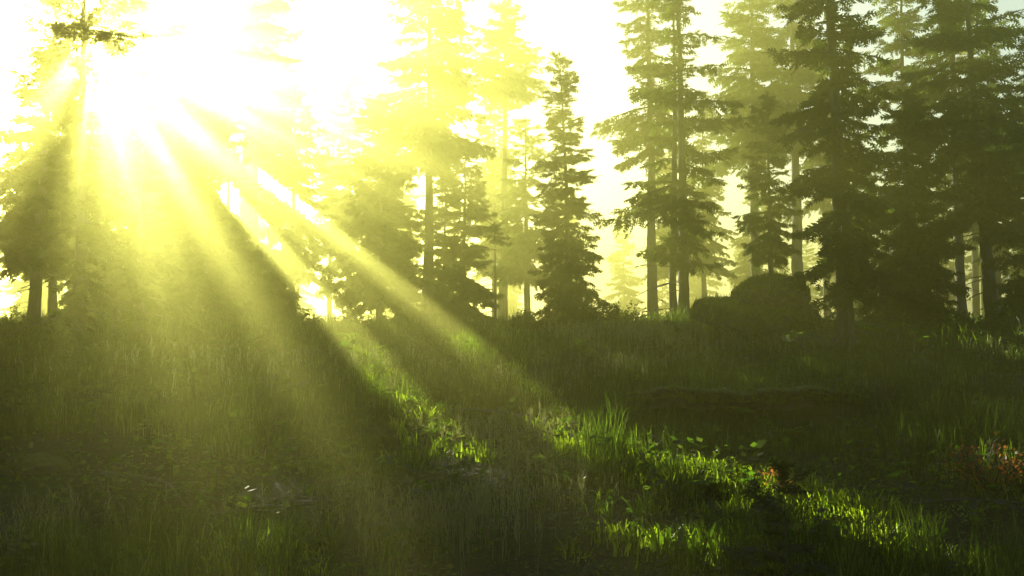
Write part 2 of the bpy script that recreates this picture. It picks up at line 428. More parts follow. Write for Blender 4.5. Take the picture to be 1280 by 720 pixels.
TREES = [
 # seed name label px d w ytop ycrown hw nb style droop pw spray dead lean
 (11, 'spruce_tree', 'dark spruce at the left edge, bare lower trunk under heavy hanging boughs', 40, 24, 17, -20, 318, 80, 95, 'full', .50, .6, .36, 5, .3),
 (12, 'spruce_tree', 'slender dark spruce leafy to the ground, right of the left-edge tree', 97, 21, 17, -170, 395, 42, 105, 'full', .5, .35, .32, 4, 0),
 (13, 'spruce_tree', 'small thin spruce with sparse boughs in the glare, third tree from the left edge', 172, 25, 8, 110, 392, 46, 130, 'sparse', .4, .55, .28, 5, 0),
 (14, 'spruce_tree', 'massive pale spruce with a broad trunk drowned in the sun glare', 310, 42, 32, -330, 205, 92, 170, 'full', .45, .5, .42, 4, 0),
 (15, 'spruce_tree', 'mid-sized hazy spruce with drooping crown between the glare and the tall pale tree', 437, 50, 10, 100, 330, 56, 110, 'full', .5, .7, .42, 3, 0),
 (16, 'spruce_tree', 'slim bare-stemmed hazy spruce just left of the mid-sized hazy one', 412, 52, 8, 90, 290, 30, 60, 'sparse', .5, .8, .34, 3, 0),
 (17, 'spruce_tree', 'tall pale spruce with a straight clean trunk and wide crown above, left of centre', 533, 40, 15, -300, 206, 82, 130, 'full', .5, .6, .42, 3, 0),
 (18, 'spruce_tree', 'short full spruce crowded beside the straight clean trunk left of centre', 578, 38, 9, 175, 400, 46, 110, 'full', .5, .5, .34, 0, 0),
 (19, 'spruce_tree', 'very tall thin pale spruce with scattered short boughs at centre', 628, 48, 14, -260, 120, 62, 80, 'sparse', .35, .7, .40, 7, 0),
 (20, 'spruce_sapling', 'small young spruce at the foot of the straight clean trunk', 508, 34, 4, 318, 402, 26, 80, 'ground', .3, .9, .22, 0, 0),
 (21, 'spruce_sapling', 'thin nearly bare pole spruce left of the pointed spruce', 619, 36, 4, 280, 300, 16, 20, 'sparse', .3, .9, .2, 8, 0),
 (22, 'spruce_tree', 'pointed full spruce, dark and leafy from tip to ground, right of centre', 712, 27, 10, 78, None, 47, 170, 'ground', .55, .62, .27, 0, -.25),
 (23, 'spruce_tree', 'pale straight trunk with hazy crown behind the twin-stemmed tree', 817, 36, 14, -120, 195, 56, 90, 'sparse', .45, .7, .36, 5, 0),
 (24, 'spruce_tree', 'twin-stemmed spruce, nearer stem with long layered boughs', 856, 29, 15, -150, 335, 90, 62, 'sparse', .34, .65, .34, 7, 0),
 (25, 'spruce_tree', 'twin-stemmed spruce, rear thinner stem touching the nearer one', 844, 29.6, 11, -60, 300, 60, 36, 'sparse', .34, .8, .34, 3, 0),
 (26, 'spruce_tree', 'slender spruce with short crown rising right behind the stacked boulders', 965, 31, 9, 120, 322, 40, 90, 'full', .45, .7, .3, 4, 0),
 (27, 'spruce_tree', 'pale broad trunk behind the boulders, crown lost in haze', 998, 42, 17, -200, 180, 62, 110, 'full', .5, .7, .4, 3, 0),
 (28, 'spruce_tree', 'big dark front spruce right of the boulders, trunk bare at the foot', 1057, 20.5, 21, -330, 365, 80, 165, 'full', .55, .45, .30, 6, -.3),
 (29, 'spruce_tree', 'broad black spruce skirted to the ground behind the big front spruce', 1142, 24, 14, 120, None, 68, 180, 'ground', .6, .6, .30, 0, 0),
 (30, 'spruce_tree', 'tall thin-topped spruce whose bare upper stem rises above the skirted black spruce', 1140, 33, 12, -90, 165, 62, 80, 'sparse', .4, .7, .36, 3, 0),
 (31, 'spruce_tree', 'grey trunk with bare snags between the black spruce and the right-hand tall one', 1203, 29, 13, -140, 190, 62, 90, 'full', .5, .7, .34, 8, 0),
 (32, 'spruce_tree', 'tall dark spruce with a clean dark trunk and wide crown near the right edge', 1243, 24, 18, -130, 275, 76, 105, 'full', .5, .55, .34, 6, -.5),
 (56, 'spruce_tree', 'added slim ragged spruce right under the sun, lost in white glare', 146, 28, 8, -60, 260, 34, 150, 'full', .4, .5, .34, 0, 0),  # added to break the open gap near the sun into separate shafts
 (50, 'spruce_tree', 'added low thick spruce between the slender dark spruce and the small thin one', 135, 34, 8, 165, None, 52, 185, 'ground', .5, .5, .40, 0, 0),  # low thick spruces are added here to keep the sun off the ground
 (51, 'spruce_tree', 'added low thick spruce, leafy to the ground, left of the massive pale one', 190, 36, 8, 175, None, 56, 185, 'ground', .5, .5, .42, 0, 0),
 (52, 'spruce_tree', 'added low thick spruce in full glare at the left foot of the massive pale one', 256, 31, 8, 178, None, 50, 185, 'ground', .5, .5, .40, 0, 0),
 (53, 'spruce_tree', 'added low thick spruce in full glare at the right foot of the massive pale one', 338, 34, 8, 225, None, 42, 110, 'ground', .5, .5, .40, 0, 0),
 (54, 'spruce_tree', 'added low thick hazy spruce on the right side of the straight clean trunk', 556, 42, 8, 225, None, 40, 100, 'ground', .5, .5, .42, 0, 0),
 (40, 'spruce_tree', 'added glare-washed spruce standing just left of the massive pale one', 232, 33, 12, 60, 330, 60, 240, 'full', .5, .35, .42, 0, 0),  # added row of sun-blocking spruces, from here to the gap-filling one
 (41, 'spruce_tree', 'added glare-washed young spruce in front of the massive pale one, leafy to the ground', 285, 36, 9, 150, 400, 46, 170, 'full', .5, .6, .40, 0, 0),
 (42, 'spruce_tree', 'added glare-washed leafy spruce just right of the massive pale one', 366, 39, 10, 112, 350, 60, 120, 'full', .5, .45, .42, 0, 0),
 (43, 'spruce_tree', 'added hazy low spruce left of the small young spruce', 474, 37, 9, 128, 372, 56, 170, 'full', .5, .42, .42, 0, 0),
 (44, 'spruce_tree', 'added pale leafy spruce right of the very tall thin one at centre', 660, 44, 10, 150, 350, 44, 80, 'full', .5, .6, .42, 0, 0),
 (45, 'spruce_tree', 'added glare-washed spruce between the small thin spruce and the massive pale one', 200, 40, 12, -60, 350, 56, 185, 'full', .5, .5, .42, 0, 0),
 (46, 'spruce_tree', 'added spruce filling the gap between the left-edge tree and the slender dark one', 66, 31, 12, 70, 330, 50, 150, 'full', .5, .5, .38, 0, 0),
 (33, 'spruce_tree', 'dark low-branched spruce cut by the right edge of the view', 1290, 22, 13, 60, 420, 50, 130, 'full', .5, .6, .3, 3, 0),
]
for (sd, nm, lb, px, d, w, yt, yc, hw, nb, st, dr, pw, spr, dead, ln) in TREES:
    spruce(sd, nm, lb, px, d, w, yt, yc, hw, nb, st, dr, pw, spr, dead, ln)

# trees just outside the view on the left and right, and the wood behind
bg = []
for i, (h, rb, hb, R, nb, st, pw) in enumerate([(18, .24, 6, 2.6, 110, 'full', .7), (16, .20, 4, 2.3, 100, 'full', .75), (19, .26, 9, 2.6, 90, 'sparse', .7),
                                                (13, .13, .4, 1.9, 120, 'ground', .8), (16, .18, 4, 2.0, 90, 'sparse', .8)]):
    r = rs(200 + i)
    tr, cr, _ = conifer_meshes(r, h, rb, hb, R, nb, None, st, .46, .5, pw)
    bg.append((tr, cr))

def far_tree(k, x, y, rz, s, label, group):
    o = empty('spruce_tree', (x, y, float(H(x, y)) - .1), label, 'tree', group, rz)
    o.scale = (s, s, s)
    link('trunk', bg[k][0], o); link('crown', bg[k][1], o)
    return o

FAR = []
r = rs(5)
def far_row(n, x0, x1, y0, y1, mind, avoid=()):
    c = 0; tries = 0
    while c < n and tries < 4000:
        tries += 1
        px = r.uniform(x0, x1); y = r.uniform(y0, y1); x = (px - 640) / F * y
        if any(a < px < b for a, b in avoid): continue
        if any((x - a) ** 2 + (y - b) ** 2 < mind ** 2 for a, b in FAR): continue
        zz = np.linspace(5, 15, 11)
        if y < 62 and not keep(np.stack([0 * zz + x, 0 * zz + y, zz + float(H(x, y))], -1), .6).all(): continue
        FAR.append((x, y)); c += 1
        if px < 480: lb, gr = 'washed-out distant spruce in the glare behind the left half of the trees', 'far spruces behind the left trees'
        elif px < 900: lb, gr = 'faint pale spruce far behind the centre of the clearing', 'far spruces behind the centre'
        else: lb, gr = 'hazy yellow-green spruce far behind the dark right-hand trees', 'far spruces behind the right trees'
        far_tree(r.randint(0, 5), x, y, r.uniform(0, 6.28), r.uniform(.78, 1.04), lb, gr)
far_row(26, -60, 1340, 56, 82, 4.0, [(385, 480), (650, 690), (735, 775)])
far_row(34, -60, 1340, 84, 120, 4.0, [(395, 470), (740, 770)])
far_row(10, 860, 1340, 40, 56, 4.0, [(885, 940)])
# the wood goes on beside and behind the camera: it keeps the open sky off the clearing
for i in range(90):
    a = r.uniform(.62, 2 * PI - .85); q = r.uniform(5.5, 24)
    x, y = q * math.sin(a), q * math.cos(a)
    if abs(x) < y * .62 + 2.5: continue
    if any((x - u) ** 2 + (y - v) ** 2 < 4.5 for u, v in FAR): continue
    FAR.append((x, y))
    far_tree(r.randint(0, 5), x, y, r.uniform(0, 6.28), r.uniform(.85, 1.04), 'spruce beside or behind the viewpoint, outside the view', 'spruces around the viewpoint')

# ------------------------------------------------------------------ ground sheet
def axis(lo, hi, fine0, fine1, df, dc):
    a = list(np.arange(lo, fine0, dc)) + list(np.arange(fine0, fine1, df)) + list(np.arange(fine1, hi + dc, dc))
    return np.array(a)
gx = axis(-180, 180, -16, 16, .12, 4); gy = axis(-40, 200, 3, 36, .12, 4)
X, Y = np.meshgrid(gx, gy)
V = np.stack([X, Y, H(X, Y)], -1).reshape(-1, 3)
nx, ny = len(gx), len(gy)
i = (np.arange(ny - 1)[:, None] * nx + np.arange(nx - 1)).ravel()
tag(link('ground', mesh_np('ground', V, np.stack([i, i + 1, i + 1 + nx, i + nx], -1), None, [M_ground], None, True)), kind='structure')

# ------------------------------------------------------------------ grass
def blades(P, hgt, wid, rng, lean=.45, curl=.5):
    n = len(P)
    a = rng.uniform(0, 2 * PI, n); f = rng.uniform(0, 2 * PI, n)
    ld = np.stack([np.cos(a), np.sin(a), np.zeros(n)], -1) * (rng.uniform(.05, 1, n) * lean * hgt)[:, None]
    w = np.stack([np.cos(f), np.sin(f), np.zeros(n)], -1) * wid[:, None] / 2
    b = P - np.array([0, 0, .02]); up = np.array([0, 0, 1.]) * hgt[:, None]
    m1 = P + ld * .30 + up * .45; m2 = P + ld * .72 + up * .80 ; tip = P + ld * (1.0 + curl * .5) + up * (1.0 - .18 * curl)
    V = np.stack([b - w, b + w, m1 + w * .9, m1 - w * .9, m2 + w * .6, m2 - w * .6, tip], 1)
    k = np.arange(n)[:, None] * 7
    Q = np.concatenate([k + np.array([0, 1, 2, 3]), k + np.array([3, 2, 4, 5])])
    T = k + np.array([5, 4, 6])
    return V.reshape(-1, 3), Q, T

def wedge(n, d0, d1, rng, p=1.0, pad=1.25):
    d = d0 + (d1 - d0) * rng.uniform(0, 1, n) ** p
    x = rng.uniform(-1, 1, n) * d * 640 / F * pad + rng.normal(0, .2, n)
    return x, d

def bare(x, y):
    """1 on trodden soil, 0 on grass"""
    pxc = .05 + .06 * (y - 6) + .4 * np.sin(y * .35)
    m = np.exp(-((x - pxc) ** 2) / .55) * (1 - sstep(13, 17, y))
    m = np.maximum(m, np.exp(-(((x + 2.3) / 1.6) ** 2 + ((y - 9.3) / .9) ** 2)) * .95)
    m = np.maximum(m, np.exp(-(((x + 5) / 1.8) ** 2 + ((y - 11) / 1.2) ** 2)) * .7)
    return m

def grass_patch(rng, n, d0, d1, per, h0, h1, w0, w1, spread, p=1.0, thr=.0, pad=1.25):
    x, y = wedge(n, d0, d1, rng, p, pad)
    den = .35 + .75 * vnoise(x * 1.1, y * 1.1, 21) - bare(x, y) * 1.4
    ok = rng.uniform(0, 1, n) < np.clip(den + .25, 0, 1)
    x, y, den = x[ok], y[ok], den[ok]
    n = len(x)
    sz = np.clip(.65 + .6 * vnoise(x * .8, y * .8, 33) + rng.normal(0, .22, n), .25, 1.5)
    X = np.repeat(x, per) + rng.normal(0, spread, n * per); Y = np.repeat(y, per) + rng.normal(0, spread, n * per)
    S = np.repeat(sz, per)
    S = S * (1 - .6 * np.exp(-((X - 5.2) ** 2 / 4 + (Y - 20.3) ** 2 / 4.5)))          # cropped short in front of the boulders
    hg = rng.uniform(h0, h1, n * per) * S; wd = rng.uniform(w0, w1, n * per)
    P = np.stack([X, Y, H(X, Y)], -1)
    return blades(P, hg, wd, rng)

g = Geo(); r = rs(9)
for args in [(3600, 4.0, 9, 14, .10, .30, .004, .009, .06, .9), (500, 4.0, 10, 34, .30, .55, .004, .008, .05, .9), (6500, 8, 16, 12, .10, .34, .006, .012, .10, .9),
             (1000, 8, 18, 34, .30, .60, .006, .011, .08, 1), (7500, 15, 26, 11, .14, .40, .009, .018, .14, 1), (1300, 15, 30, 26, .35, .70, .010, .018, .12, 1), (8000, 25, 42, 9, .20, .55, .015, .03, .22, 1)]:
    V, Q, T = grass_patch(r, *args); g.add(V, Q, T, 0)
# extra broad-bladed growth along the sunlit strips, sunlight put into its brighter colour
def lit_growth(pts, n, sx, per, h0, h1, w):
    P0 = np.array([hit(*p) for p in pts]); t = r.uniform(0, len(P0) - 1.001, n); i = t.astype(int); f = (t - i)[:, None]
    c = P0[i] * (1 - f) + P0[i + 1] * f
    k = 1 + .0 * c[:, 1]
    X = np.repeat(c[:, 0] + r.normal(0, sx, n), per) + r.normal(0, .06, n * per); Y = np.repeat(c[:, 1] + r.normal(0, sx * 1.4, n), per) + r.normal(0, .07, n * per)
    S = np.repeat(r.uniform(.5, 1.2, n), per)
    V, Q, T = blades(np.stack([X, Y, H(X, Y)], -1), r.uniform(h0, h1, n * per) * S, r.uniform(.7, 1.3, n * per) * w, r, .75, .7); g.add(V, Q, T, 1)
lit_growth([(830, 598), (920, 612), (990, 630), (1050, 655), (1090, 685)], 150, .28, 22, .10, .26, .014)
lit_growth([(585, 425), (625, 462), (670, 505), (720, 552), (780, 585), (850, 602)], 120, .28, 16, .10, .28, .016)
lit_growth([(420, 400), (455, 432), (490, 478), (530, 528), (575, 575)], 120, .35, 16, .10, .28, .018)
lit_growth([(760, 640), (800, 690), (870, 700), (930, 710), (1060, 700)], 60, .3, 16, .08, .22, .012)
lit_growth([(285, 706), (330, 712), (400, 712)], 22, .16, 16, .10, .24, .016)
lit_growth([(1180, 590), (1230, 600), (1275, 640)], 30, .2, 14, .12, .30, .012)
tag(link('grass', g.mesh('grass', [M_grass, M_lit_grass])), 'green forest grass covering the clearing floor', 'grass', kind='stuff')

# tall feathery stalks in drifts
g = Geo(); r = rs(19)
def drift(pxy, n, sx, sy, h0, h1, w):
    c = hit(*pxy)
    X = c[0] + r.normal(0, sx, n); Y = c[1] + r.normal(0, sy, n)
    P = np.stack([X, Y, H(X, Y)], -1)
    hg = r.uniform(h0, h1, n)
    V, Q, T = blades(P, hg, np.full(n, w), r, .22, .2); g.add(V, Q, T, 0)
    # seed heads: small leaflets up the upper half
    m = 9
    a = r.uniform(0, 6.28, (n, m)); t = np.linspace(.5, 1.0, m)[None]
    q = P[:, None] + np.stack([r.normal(0, .012, (n, m)), r.normal(0, .012, (n, m)), hg[:, None] * t], -1)
    V, Q, T = blades(q.reshape(-1, 3), np.full(n * m, .05), np.full(n * m, w * 1.1), r, 1.4, .2); g.add(V, Q, T, 0)
for args in [((560, 690), 90, .35, .3, .30, .50, .006), ((600, 665), 70, .3, .3, .28, .45, .006), ((500, 690), 45, .3, .2, .25, .42, .006), ((460, 640), 40, .5, .3, .2, .36, .006),
             ((640, 560), 90, .6, .5, .25, .42, .008), ((640, 600), 60, .3, .3, .25, .42, .008),
             ((770, 432), 200, 1.1, 1.0, .35, .62, .014), ((830, 430), 200, 1.0, .9, .30, .55, .014), ((900, 440), 120, .9, .6, .2, .34, .012),
             ((60, 690), 50, .3, .2, .3, .5, .006), ((690, 640), 30, .4, .4, .2, .34, .007), ((1200, 455), 60, 1, .8, .25, .45, .012),
             ((790, 470), 120, .7, .7, .25, .45, .010), ((540, 480), 90, 1.2, 1.0, .25, .45, .012), ((330, 470), 90, 1.3, 1.2, .25, .45, .012)]:
    drift(*args)
tag(link('tall_grass', g.mesh('tall_grass', [M_straw])), 'pale feathery seed-head grass standing in drifts', 'grass', kind='stuff')

# low leafy ground cover and fallen bits
def leaflets(P, s, rng, tilt=.5):
    n = len(P); a = rng.uniform(0, 2 * PI, n)
    d = np.stack([np.cos(a), np.sin(a), rng.normal(0, tilt, n)], -1); d /= np.linalg.norm(d, axis=1, keepdims=True)
    nrm = np.array([0, 0, 1.]) + rng.normal(0, .45, (n, 3)); b = np.cross(nrm, d); b /= np.linalg.norm(b, axis=1, keepdims=True)
    s = s[:, None]
    V = np.stack([P, P + d * s * .45 + b * s * .30, P + d * s, P + d * s * .45 - b * s * .30], 1)
    return V.reshape(-1, 3), np.arange(n * 4).reshape(-1, 4)
g = Geo(); r = rs(29)
for n, d0, d1, s0, s1, zt in [(26000, 4, 10, .015, .045, .05), (26000, 9, 20, .02, .07, .10), (16000, 18, 40, .05, .13, .2)]:
    x, y = wedge(n, d0, d1, r)
    ok = r.uniform(0, 1, n) < np.clip(.55 + .7 * vnoise(x * 1.1, y * 1.1, 44), .08, 1)
    x, y = x[ok], y[ok]; n = len(x)
    P = np.stack([x, y, H(x, y) + r.uniform(.004, zt, n) * (1 - .8 * bare(x, y))], -1)
    V, Q = leaflets(P, r.uniform(s0, s1, n), r); g.add(V, Q)
tag(link('ground_cover', g.mesh('ground_cover', [M_cover])), 'low leafy plants and fallen leaves on the forest floor', 'ground cover', kind='stuff')

# weeds, seedlings and bent stems all over the floor
g = Geo(); r = rs(39)
for n, d0, d1, s in [(900, 4.2, 11, .035), (1100, 9, 20, .055), (700, 18, 36, .10)]:
    x, y = wedge(n, d0, d1, r); m = 7
    hg = r.uniform(.12, .42, n) * (1 + y * .015); a = r.uniform(0, 6.28, n); t = np.linspace(0, 1, m)
    ln = r.uniform(.1, .7, n) * hg
    z = H(x, y)
    P = np.stack([x[:, None] + np.cos(a)[:, None] * ln[:, None] * t ** 2, y[:, None] + np.sin(a)[:, None] * ln[:, None] * t ** 2, z[:, None] + hg[:, None] * t * (1 - .15 * t)], -1)
    V, Q = tubes(P, np.full((n, m), .0022) * (1 + y[:, None] * .06) * (1 - .6 * t), 3); g.add(V, Q)
    k = 9; q = r.uniform(.25, 1.02, (n, k))
    idx = np.minimum((q * (m - 1)).astype(int), m - 2); f = (q * (m - 1) - idx)[..., None]; rows = np.arange(n)[:, None]
    L = P[rows, idx] * (1 - f) + P[rows, idx + 1] * f
    big = r.uniform(.6, 1.8, (n, 1)) * s
    V, Q = leaflets(L.reshape(-1, 3), (big * r.uniform(.6, 1.2, (n, k))).ravel() * 1.5, r, .35); g.add(V, Q)
tag(link('undergrowth', g.mesh('undergrowth', [M_cover])), 'leafy weeds and seedlings scattered through the grass', 'undergrowth', kind='stuff')

# ------------------------------------------------------------------ ferns
def fern_mesh(seed, L=.42, nf=11):
    rng = rs(seed); g = Geo()
    for k in range(nf):
        az = k * 2 * PI / nf + rng.normal(0, .2); l = L * rng.uniform(.7, 1.15)
        n = 15; t = np.linspace(.08, 1, n)
        el = rng.uniform(.7, 1.15)
        P = np.stack([l * t * math.cos(el) * np.cos(az + .2 * t) * 1.1, l * t * math.cos(el) * np.sin(az + .2 * t) * 1.1, l * (math.sin(el) * t - .55 * t ** 2.3)], -1)
        V, Q = tubes(P[None], (.003 * (1 - .8 * t))[None], 3); g.add(V, Q)
        tg = np.gradient(P, axis=0); tg /= np.linalg.norm(tg, axis=1, keepdims=True)
        for s in (-1, 1):
            side = np.cross(tg, [0, 0, 1.]) * s; side /= np.linalg.norm(side, axis=1, keepdims=True)
            ln = l * .30 * np.sin(PI * np.clip(t * .93 + .04, 0, 1)) ** .8 * rng.uniform(.85, 1.1, n)
            D = side * .92 + tg * .4 - np.array([0, 0, .18])
            w = l * .030
            A = P; B = P + D * (ln * .5)[:, None] + tg * w; C = P + D * ln[:, None]; E = P + D * (ln * .5)[:, None] - tg * w
            g.add(np.stack([A, B, C, E], 1), np.arange(n * 4).reshape(-1, 4))
    return g.mesh('fern', [M_fern])
FM = [fern_mesh(300 + i) for i in range(3)]
FG = 'ferns in the sunlit grass'
def fern(px, py, s, label, grp=FG):
    p = hit(px, py); o = link('fern', FM[rs(int(px * 7 + py)).randint(0, 3)]); o.location = (p[0], p[1], float(H(p[0], p[1])) - .01)
    o.rotation_euler = (0, 0, px * .37); o.scale = (s,) * 3
    tag(o, label, 'fern', grp)
fern(822, 588, 1.15, 'brightest sunlit fern spreading above the middle of the lit grass strip')
fern(775, 592, 1.0, 'sunlit fern just left of the brightest one on the lit grass strip')
fern(880, 616, 1.0, 'sunlit fern right of the brightest one in the lit grass')
fern(1045, 668, .95, 'half-lit fern at the right end of the lit grass strip')
for px, py, s in [(740, 575, .8), (705, 545, .7), (680, 520, .7), (655, 492, .8), (620, 462, .9)]:
    fern(px, py, s, 'small fern along the narrow lit trail left of the brightest ferns', 'ferns along the narrow lit trail')
for px, py, s in [(475, 450, 1.1), (505, 500, 1.0), (545, 545, .9), (440, 425, 1.2)]:
    fern(px, py, s, 'bright fern along the short lit strip left of centre', 'ferns along the short lit strip')
for px, py, s in [(945, 560, 1.0), (985, 545, .9), (1075, 560, .8), (1110, 590, .9), (925, 520, .9)]:
    fern(px, py, s, 'dim fern in the shade below the long rock bank', 'ferns below the rock bank')

# broad-bladed lily-like clumps, lit near the bottom edge
def clump_mesh(seed, n=16, L=.28, mat=None, w=.022):
    rng = rs(seed); a = rng.uniform(0, 6.28, n); P = np.stack([.03 * np.cos(a), .03 * np.sin(a), np.zeros(n)], -1)
    V, Q, T = blades(P, L * rng.uniform(.5, 1.1, n), np.full(n, w), rng, .8, .7)
    g = Geo(); g.add(V, Q, T); return g.mesh('plant', [mat or M_fern])
CM = [clump_mesh(400 + i) for i in range(3)]
def clump(px, py, s, label, grp):
    p = hit(px, py); o = link('leafy_plant', CM[int(px) % 3]); o.location = (p[0], p[1], float(H(p[0], p[1])) - .01)
    o.rotation_euler = (0, 0, px * 1.7); o.scale = (s,) * 3; tag(o, label, 'plant', grp)
for px, py, s in [(300, 712, .9), (318, 706, .8), (345, 715, .7), (372, 710, .7), (395, 716, .6)]:
    clump(px, py, s, 'bright broad-bladed plant at the bottom edge left of centre', 'lit plants at the bottom left')
for px, py, s in [(760, 655, 1.0), (790, 690, 1.2), (830, 700, 1.2), (870, 712, 1.3), (800, 650, .9), (905, 712, 1.2)]:
    clump(px, py, s, 'yellow-green broad-bladed plant at the bottom edge left of the young spruce', 'lit plants left of the young spruce')

# ------------------------------------------------------------------ shrubs and coloured plants
def shrub_mesh(seed, h, w, n_stem, n_leaf, leaf, mat, up=.4):
    rng = rs(seed); g = Geo(); m = 6; t = np.linspace(0, 1, m)
    tips = []
    for k in range(n_stem):
        a = rng.uniform(0, 6.28); q = rng.uniform(.15, 1) ** .6
        e = np.array([w * q * math.cos(a), w * q * math.sin(a), h * rng.uniform(.55, 1.05) * (1 - .35 * q)])
        P = e[None] * np.stack([t, t, t ** .8], -1) + np.concatenate([rng.normal(0, .02 * h, (m, 2)), np.zeros((m, 1))], 1)
        P[0] = (0, 0, -.03)
        V, Q = tubes(P[None], (.012 * h * (1 - .8 * t) + .001)[None], 4); g.add(V, Q, None, 1)
        tt = rng.uniform(.3, 1.05, n_leaf)
        tips.append(np.stack([np.interp(tt, t, P[:, i]) for i in range(3)], -1) + rng.normal(0, leaf * .7, (n_leaf, 3)))
    P = np.concatenate(tips); V, Q = leaflets(P, leaf * rng.uniform(.6, 1.2, len(P)), rng, .5 + up); g.add(V, Q, None, 0)
    return g.mesh('shrub', [mat, M_twig])

def shrub(px, py, seed, h, w, ns, nl, leaf, label, mat=M_cover, name='shrub', cat='shrub', grp=None, d=None):
    p = hit(px, py) if d is None else at(px, py, d)
    o = link(name, shrub_mesh(seed, h, w, ns, nl, leaf, mat)); o.location = (p[0], p[1], float(H(p[0], p[1])) - .02)
    tag(o, label, cat, grp); return o
S = 'undergrowth shrubs'
shrub(772, 412, 501, 1.0, .8, 26, 60, .09, 'rounded leafy bush right of the pointed spruce', grp=S)
shrub(905, 392, 502, 1.0, .55, 30, 26, .07, 'spiky bush at the left shoulder of the stacked boulders', grp=S, d=23)
shrub(1030, 420, 503, 1.1, .75, 34, 40, .08, 'leafy bush between the boulders and the big front spruce', grp=S, d=21.5)
shrub(1100, 432, 504, .8, .9, 26, 60, .08, 'dark low bush right of the foot of the big front spruce', grp=S)
shrub(1165, 428, 505, .9, .9, 26, 60, .08, 'dark low bush under the skirted black spruce', grp=S)
shrub(1222, 428, 506, .8, .9, 26, 60, .08, 'dark low bush left of the clean dark trunk near the right edge', grp=S)
shrub(1272, 440, 507, .9, .8, 26, 60, .08, 'dark low bush cut by the right edge of the view', grp=S)
shrub(10, 428, 508, .9, .8, 26, 60, .08, 'low bush cut by the left edge of the view', grp=S)
shrub(75, 440, 509, .8, .7, 26, 60, .07, 'low bush between the two dark trees on the left', grp=S)
shrub(140, 430, 510, .9, .8, 26, 60, .08, 'low bush right of the slender dark spruce', grp=S)
shrub(245, 415, 511, .9, .9, 26, 60, .09, 'glare-washed bush left of the massive pale spruce', grp=S)
shrub(350, 405, 512, .8, .9, 26, 60, .09, 'glare-washed bush right of the massive pale spruce', grp=S)
shrub(590, 408, 513, .8, .9, 26, 60, .09, 'hazy bush below the short full spruce', grp=S)
shrub(665, 415, 514, .7, .7, 26, 50, .08, 'hazy bush left of the pointed spruce', grp=S)
shrub(820, 420, 515, .45, .4, 14, 26, .06, 'small orange-leaved shrub glowing at the foot of the pale straight trunk', M_orange)
shrub(1245, 622, 516, .70, .45, 18, 30, .055, 'tall red-leaved plant at the right edge of the foreground', M_red, 'red_plant', 'plant')
shrub(1193, 602, 517, .38, .2, 7, 18, .045, 'small red-tipped plant left of the tall red-leaved one', M_red, 'red_plant', 'plant')
shrub(1215, 655, 521, .28, .22, 8, 20, .035, 'small yellow-green plant below the tall red-leaved one', M_fern, 'leafy_plant', 'plant')
shrub(975, 625, 518, .42, .2, 8, 18, .045, 'red-leaved plant behind the young foreground spruce', M_red, 'red_plant', 'plant')

# fallen branches lying in the grass
FB = []
def fallen(px, py, k, s, rz, label, grp='fallen branches'):
    p = hit(px, py); o = link('fallen_branch', DEAD[k]); o.location = (p[0], p[1], float(H(p[0], p[1])) + .05 * s)
    e = .5; sl = float(H(p[0] + e * math.cos(rz), p[1] + e * math.sin(rz)) - H(p[0], p[1])) / e
    o.rotation_euler = (0, -math.atan(sl) - .03, rz); o.scale = (s,) * 3; tag(o, label, 'branch', grp)
fallen(250, 655, 3, 1.0, .3, 'grey fallen branch on the bare soil left of the thin stone slab')
fallen(420, 632, 2, .8, 2.6, 'short fallen branch right of the thin stone slab')
fallen(640, 640, 3, .9, .6, 'fallen branch lying across the trodden hollow at bottom centre')
fallen(700, 600, 1, .8, 2.2, 'small twig with side shoots in the trodden hollow')
fallen(120, 600, 3, 1.3, -.2, 'long fallen branch in the dark left foreground')
fallen(900, 470, 2, 1.0, 1.9, 'twiggy dead branch standing out above the long rock bank')
fallen(1150, 640, 3, 1.1, .2, 'fallen branch in the dark right foreground')
fallen(560, 520, 3, 1.6, .4, 'hazy fallen branch right of the short lit strip')

# young spruce in the foreground
r = rs(61)
p = at(985, 780, 6.0); z0 = float(H(p[0], 6.0))
root = empty('spruce_sapling', (p[0], 6.0, z0), 'knee-high young spruce silhouetted at the bottom edge of the foreground', 'sapling', 'spruces around the clearing')
tr, cr, _ = conifer_meshes(r, .95, .011, .12, .36, 17, None, 'ground', .12, .10, .7)
link('trunk', tr, root); link('crown', cr, root)

# white flowers
def flower(px, py, label, s=1.0):
    p = hit(px, py + 12); z = float(H(p[0], p[1]))
    root = empty('wild_flower', (p[0], p[1], z), label, 'flower', 'white flowers')
    hh = max(.12, (at(px, py, p[1])[2] - z)); t = np.linspace(0, 1, 5)
    P = np.stack([.02 * np.sin(t * 2), 0 * t, hh * t], -1)
    V, Q = tubes(P[None], np.full((1, 5), .003), 5); link('stem', mesh_np('stem', V, Q, None, [M_fern]), root)
    n = 9; a = np.arange(n) * 2 * PI / n
    R = .055 * s; c = np.array([.018, 0, hh]); g = Geo()
    nrm = np.array([0, -.8, .6]); e1 = np.array([1., 0, 0]); e2 = np.cross(nrm, e1)
    D = e1[None] * np.cos(a)[:, None] + e2[None] * np.sin(a)[:, None]; Bv = np.cross(nrm, D)
    V = np.stack([c + D * .0, c + D * R * .6 + Bv * R * .28, c + D * R + nrm * .012, c + D * R * .6 - Bv * R * .28], 1)
    g.add(V, np.arange(n * 4).reshape(-1, 4)); link('petals', g.mesh('petals', [M_petal]), root)
flower(1005, 423, 'white flower in front of the rock beside the big front spruce', 1.3)
flower(905, 488, 'small white flower on the edge of the long rock bank', .8)

